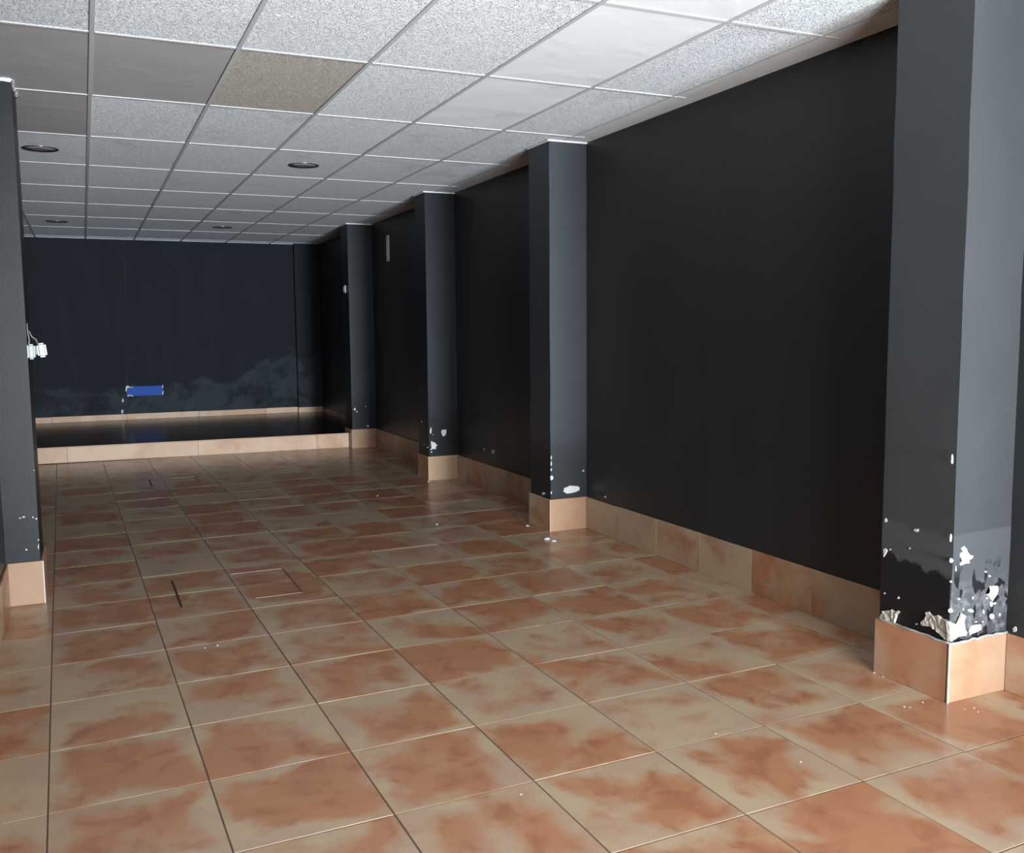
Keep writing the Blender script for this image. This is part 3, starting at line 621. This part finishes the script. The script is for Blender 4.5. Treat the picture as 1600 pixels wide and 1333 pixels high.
# ================================================================== STAGE
ZS0, ZS1 = 0.176, 0.222
def stage_z(y): return ZS0 + (ZS1 - ZS0) * (y - 8.28) / (YB - 8.28)
ys_l, ys_r = 8.385, 8.215       # front edge, very slightly skewed to the room
def step_y(x): return ys_l + (ys_r - ys_l) * (x + 0.35) / 3.43
st = bpy.data.objects.new('stage_platform', None)
col.objects.link(st)
st.location = (1.3, 9.6, 0.0)
WORLD[st.name] = Vector(st.location)
tag(st, 'low raised stage with a dark glossy floor and pale tiled step', 'platform')
L = Vector(st.location)
xs = [XL2, 3.064]
outline = [(XL2 + 0.002, step_y(XL2) + T), (3.062, step_y(3.064) + T), (3.062, 8.414), (XW - 0.002, 8.414), (XW - 0.002, 10.918), (3.018, 10.918), (3.018, YB - 0.002), (XL2 + 0.002, YB - 0.002)]
def sloped(name, outline, zb, zt, mat, parent):
    n = len(outline)
    v = [Vector((x, y, zb(y))) - L for x, y in outline] + [Vector((x, y, zt(y))) - L for x, y in outline]
    f = [tuple(range(n)), tuple(range(n, 2 * n))] + [(i, (i + 1) % n, n + (i + 1) % n, n + i) for i in range(n)]
    return link(name, mesh_from(name, v, f, mat), L, parent)
sloped('core', outline, lambda y: 0.0005, lambda y: stage_z(y) - 0.012, MT['mortar'], st)
sloped('deck', outline, lambda y: stage_z(y) - 0.0115, lambda y: stage_z(y), MT['deck'], st)
# riser tiles
ang = math.atan2(ys_r - ys_l, 3.43)
cuts = [XL2 + 0.004, -0.056, 1.31, 2.672, 3.060]
for a, b in zip(cuts[:-1], cuts[1:]):
    me = cube_mesh('riser_tile', (b - a) / math.cos(ang) - 0.003, T - 0.001, ZS0 - 0.010, MT['riser_tile'], 0.0015)
    o = link('riser_tile', me, ((a + b) / 2, step_y((a + b) / 2) + T / 2, (ZS0 - 0.010) / 2 + 0.001), st)
    o.rotation_euler = (0, 0, ang)
me = cube_mesh('nosing', (3.060 - XL2) / math.cos(ang) - 0.004, 0.020, 0.009, MT['riser_tile'], 0.002)
o = link('nosing', me, ((XL2 + 3.062) / 2, step_y((XL2 + 3.062) / 2) + 0.008, ZS0 - 0.0035), st)
o.rotation_euler = (0, 0, ang)
# skirting on the back wall
skb = skirting('baseboard_back', 'low pale skirting tiles along the back wall of the stage', (1.3, YB, ZS1))
xc = [XL2]
xc += [-0.27, 0.66, 1.61, 2.55]
xc.append(3.018)
for a, b in zip(xc[:-1], xc[1:]):
    base_tile(skb, a + 0.0015, b - 0.0015, YB - T, YB - 0.0005, 0.078 + rnd.uniform(-0.003, 0.003), 'riser_tile', z0=ZS1)
base_tile(skb, 3.012, XW, 10.92 - T, 10.9195, 0.078, 'riser_tile', z0=stage_z(10.91))
box('base_tile', XW - T, XW - 0.0005, 8.42, 9.6, 0.18, 0.262, MT['base_tile'], skb, 0.0018)
box('base_tile', XW - T, XW - 0.0005, 9.603, 10.90, 0.20, 0.285, MT['base_tile'], skb, 0.0018)

# ================================================================== PAINT CHIPS
OWN = {'P1': pA, 'P1big': pA, 'P2': pB, 'P3': pC, 'P4': pD, 'L1': pL, 'WR': wall_right, 'WB': wall_back}
SHIFT = {'P1': 0.012, 'P1big': 0.012, 'P2': 0.0115, 'P3': 0.012, 'P4': 0.012, 'L1': 0.012, 'WR': 0.0, 'WB': 0.0}
for (own, plane), polys in CHIPS.items():
    big = own == 'P1big'
    pl = (plane[0], plane[1] + SHIFT[own] - 0.0015)
    for poly in polys:
        chip('crumbled_plaster' if big else 'paint_chip', pl, poly, MT['plaster_tan' if big else 'plaster'], OWN[own], 0.006 if big else 0.002, 0.005, 2 if big else 0)

# ================================================================== THINGS
# ---- recessed downlights
LL = {(2, 2): 'round recessed downlight in the middle of the ceiling', (-1, 2): 'round recessed downlight close to the left pillar head',
      (2, 6): 'far recessed downlight in the ceiling before the stage, right of the pair', (-1, 6): 'far recessed downlight in the ceiling near the back wall, left of the pair'}
for (c, r), lab in LL.items():
    x, y = OX + (c + 0.5) * GX, OY + (r + 0.5) * GY
    e = bpy.data.objects.new('recessed_downlight', None)
    col.objects.link(e)
    e.location = (x, y, H)
    WORLD[e.name] = Vector((x, y, H))
    tag(e, lab, 'ceiling light', 'recessed downlights')
    lathe('trim_ring', [(0.098, 0.002), (0.099, -0.002), (0.106, -0.005), (0.116, -0.0035), (0.119, 0.0), (0.110, 0.0)], (x, y, H), MT['chrome'], e)
    can_ = lathe('reflector_can', [(0.1, 0.006), (0.092, 0.02), (0.075, 0.075), (0.04, 0.10), (0.0005, 0.102)], (x, y, H), MT['can'], e)
    lathe('diffuser', [(0.0005, -0.004), (0.05, -0.0035), (0.097, -0.001), (0.095, 0.004), (0.0005, 0.004)], (x, y, H), MT['lampglass'], can_)

# ---- two white boxes and their cable on the left pillar
b1 = bpy.data.objects.new('junction_box', None); col.objects.link(b1)
b1.location = (-0.080, 2.49, 1.325); WORLD[b1.name] = Vector(b1.location)
tag(b1, 'narrow white plastic box fixed to the corner of the left pillar', 'box', 'white boxes on the left pillar')
box('cover', -0.096, -0.062, 2.452, 2.530, 1.285, 1.362, MT['white_plastic'], b1, 0.009, 3)
box('backplate', -0.0975, -0.0955, 2.456, 2.526, 1.289, 1.358, MT['white_plastic'], b1)
tube('cable', [(-0.090, 2.47, 1.355), (-0.086, 2.48, 1.385), (-0.092, 2.50, 1.42), (-0.094, 2.51, 1.47)], 0.0035, MT['cable'], b1)
b2 = bpy.data.objects.new('junction_box', None); col.objects.link(b2)
b2.location = (-0.045, 2.60, 1.325); WORLD[b2.name] = Vector(b2.location)
tag(b2, 'wider white plastic box sticking out of the left pillar into the room', 'box', 'white boxes on the left pillar')
o = box('cover', -0.058, -0.014, 2.565, 2.640, 1.292, 1.366, MT['white_plastic'], b2, 0.010, 3)
o.rotation_euler = (0, math.radians(-6), math.radians(4))
box('mount', -0.0955, -0.050, 2.58, 2.625, 1.305, 1.350, MT['cable'], b2, 0.002)
tube('cable', [(-0.052, 2.60, 1.36), (-0.060, 2.59, 1.385), (-0.078, 2.58, 1.40), (-0.090, 2.58, 1.43)], 0.0035, MT['cable'], b2)

# ---- blue plate low on the back wall
bp = bpy.data.objects.new('wall_plate', None); col.objects.link(bp)
bp.location = (0.91, YB - 0.005, 0.54); WORLD[bp.name] = Vector(bp.location)
tag(bp, 'blue rectangular plate with white worn edges low on the back wall', 'wall plate')
bpp = box('plate', 0.672, 1.150, YB - 0.012, YB - 0.001, 0.545, 0.680, MT['blue'], bp, 0.002)
def edge_chip(poly): chip('worn_edge', ('Y', YB - 0.0125), poly, MT['plaster'], bpp, 0.002)
edge_chip([(0.662, 0.615), (0.668, 0.672), (0.680, 0.690), (0.705, 0.692), (0.718, 0.676), (0.760, 0.676), (0.756, 0.664), (0.700, 0.664), (0.684, 0.655), (0.678, 0.620)])
edge_chip([(0.680, 0.552), (0.70, 0.565), (0.735, 0.562), (0.760, 0.548), (0.752, 0.538), (0.72, 0.553), (0.69, 0.540)])
edge_chip([(1.132, 0.560), (1.150, 0.555), (1.155, 0.600), (1.146, 0.610), (1.140, 0.585)])
edge_chip([(1.138, 0.650), (1.150, 0.640), (1.152, 0.690), (1.143, 0.686)])

# ---- narrow white plate on the right wall, switch on the far pillar
wp = bpy.data.objects.new('cover_strip', None); col.objects.link(wp)
wp.location = (XW - 0.004, 7.45, 2.2); WORLD[wp.name] = Vector(wp.location)
tag(wp, 'narrow upright white strip high on the right wall between two dark pillars', 'wall plate')
wps = box('strip', XW - 0.007, XW - 0.0006, 7.40, 7.50, 2.20, 2.49, MT['tile_smooth'], wp, 0.002)
box('screw', XW - 0.009, XW - 0.006, 7.444, 7.456, 2.225, 2.237, MT['steel'], wps)
box('screw', XW - 0.009, XW - 0.006, 7.444, 7.456, 2.453, 2.465, MT['steel'], wps)
sw = bpy.data.objects.new('light_switch', None); col.objects.link(sw)
sw.location = (3.07, 8.27, 1.87); WORLD[sw.name] = Vector(sw.location)
tag(sw, 'small white switch on the shaded side of the far pillar', 'switch')
swp = box('plate', 3.062, 3.0745, 8.225, 8.315, 1.872, 1.962, MT['white_plastic'], sw, 0.003, 2)
box('rocker', 3.056, 3.063, 8.25, 8.29, 1.892, 1.942, MT['white_plastic'], swp, 0.002)

# ---- inspection hatches let into the floor
def hatch(x0, x1, y0, y1, label, frame_sides, slot_sides, strip, from_):
    e = bpy.data.objects.new('floor_hatch', None); col.objects.link(e)
    e.location = ((x0 + x1) / 2, (y0 + y1) / 2, 0.0); WORLD[e.name] = Vector(e.location)
    tag(e, label, 'floor hatch', 'inspection hatches in the tile floor')
    z0, z1 = -0.001, 0.0010
    side = {'l': (x0 - 0.006, x0 + 0.006, y0, y1), 'r': (x1 - 0.003, x1 + 0.003, y0, y1),
            'b': (x0 + (x1 - x0) * from_, x1, y1 - 0.0018, y1 + 0.0018), 'f': (x0 + (x1 - x0) * (from_ + 0.08), x1, y0 - 0.002, y0 + 0.002)}
    for s in frame_sides:
        box('frame_strip', *side[s], z0, z1 + 0.0004, MT[strip], e)
    for s in slot_sides:
        a = list(side[s])
        box('slot', *a, z0, z1, MT['slot'], e)
hatch(0.560, 1.185, 2.045, 2.62, 'nearer square hatch outline in the tiles with a dark slot on its left', 'bf', 'lr', 'joint', 0.52)
hatch(0.680, 1.102, 6.25, 6.65, 'farther square hatch outline in the tiles with a bright metal back edge', 'b', 'lr', 'mortar', 0.5)

# ---- crumbs of fallen plaster
def crumb(x, y, r, where):
    v, f = [], []
    n = 6
    for k in range(n):
        t = 2 * math.pi * k / n
        q = r * rnd.uniform(0.6, 1.1)
        v.append((q * math.cos(t), q * math.sin(t), 0.0))
        v.append((0.6 * q * math.cos(t), 0.6 * q * math.sin(t), r * rnd.uniform(0.25, 0.5)))
    for k in range(n):
        a, b_ = 2 * k, 2 * ((k + 1) % n)
        f.append((a, b_, b_ + 1, a + 1))
    f.append(tuple(range(0, 2 * n, 2))); f.append(tuple(range(1, 2 * n, 2)))
    o = link('plaster_crumb', mesh_from('plaster_crumb', v, f, MT['plaster']), (x, y, 0.0006))
    tag(o, where, 'debris', 'plaster crumbs on the floor')
WHERE = ['largest white plaster flake on the floor in front of the second nearest pillar', 'small white flake right beside the largest plaster flake on the floor',
         'white plaster speck on the tiles between the second and middle pillars'] + ['tiny white plaster crumb scattered on the tiles around the nearest pillar foot'] * 8 + [
         'right-hand of two white specks on the left tiles below the near hatch', 'left-hand of two white specks on the left tiles below the near hatch',
         'lone white speck on the tile left of the nearest pillar, toward the camera', 'lone white speck on a tile farther left of the nearest pillar',
         'lone white speck on the tiles at the bottom middle of the photo', 'white plaster crumb at the shaded side of the second nearest pillar base',
         'white speck on the dim tiles left of the middle pillar', 'white plaster crumb at the front corner of the middle pillar base']
for c_, w_ in zip(CRUMBS, WHERE):
    crumb(*c_, w_)
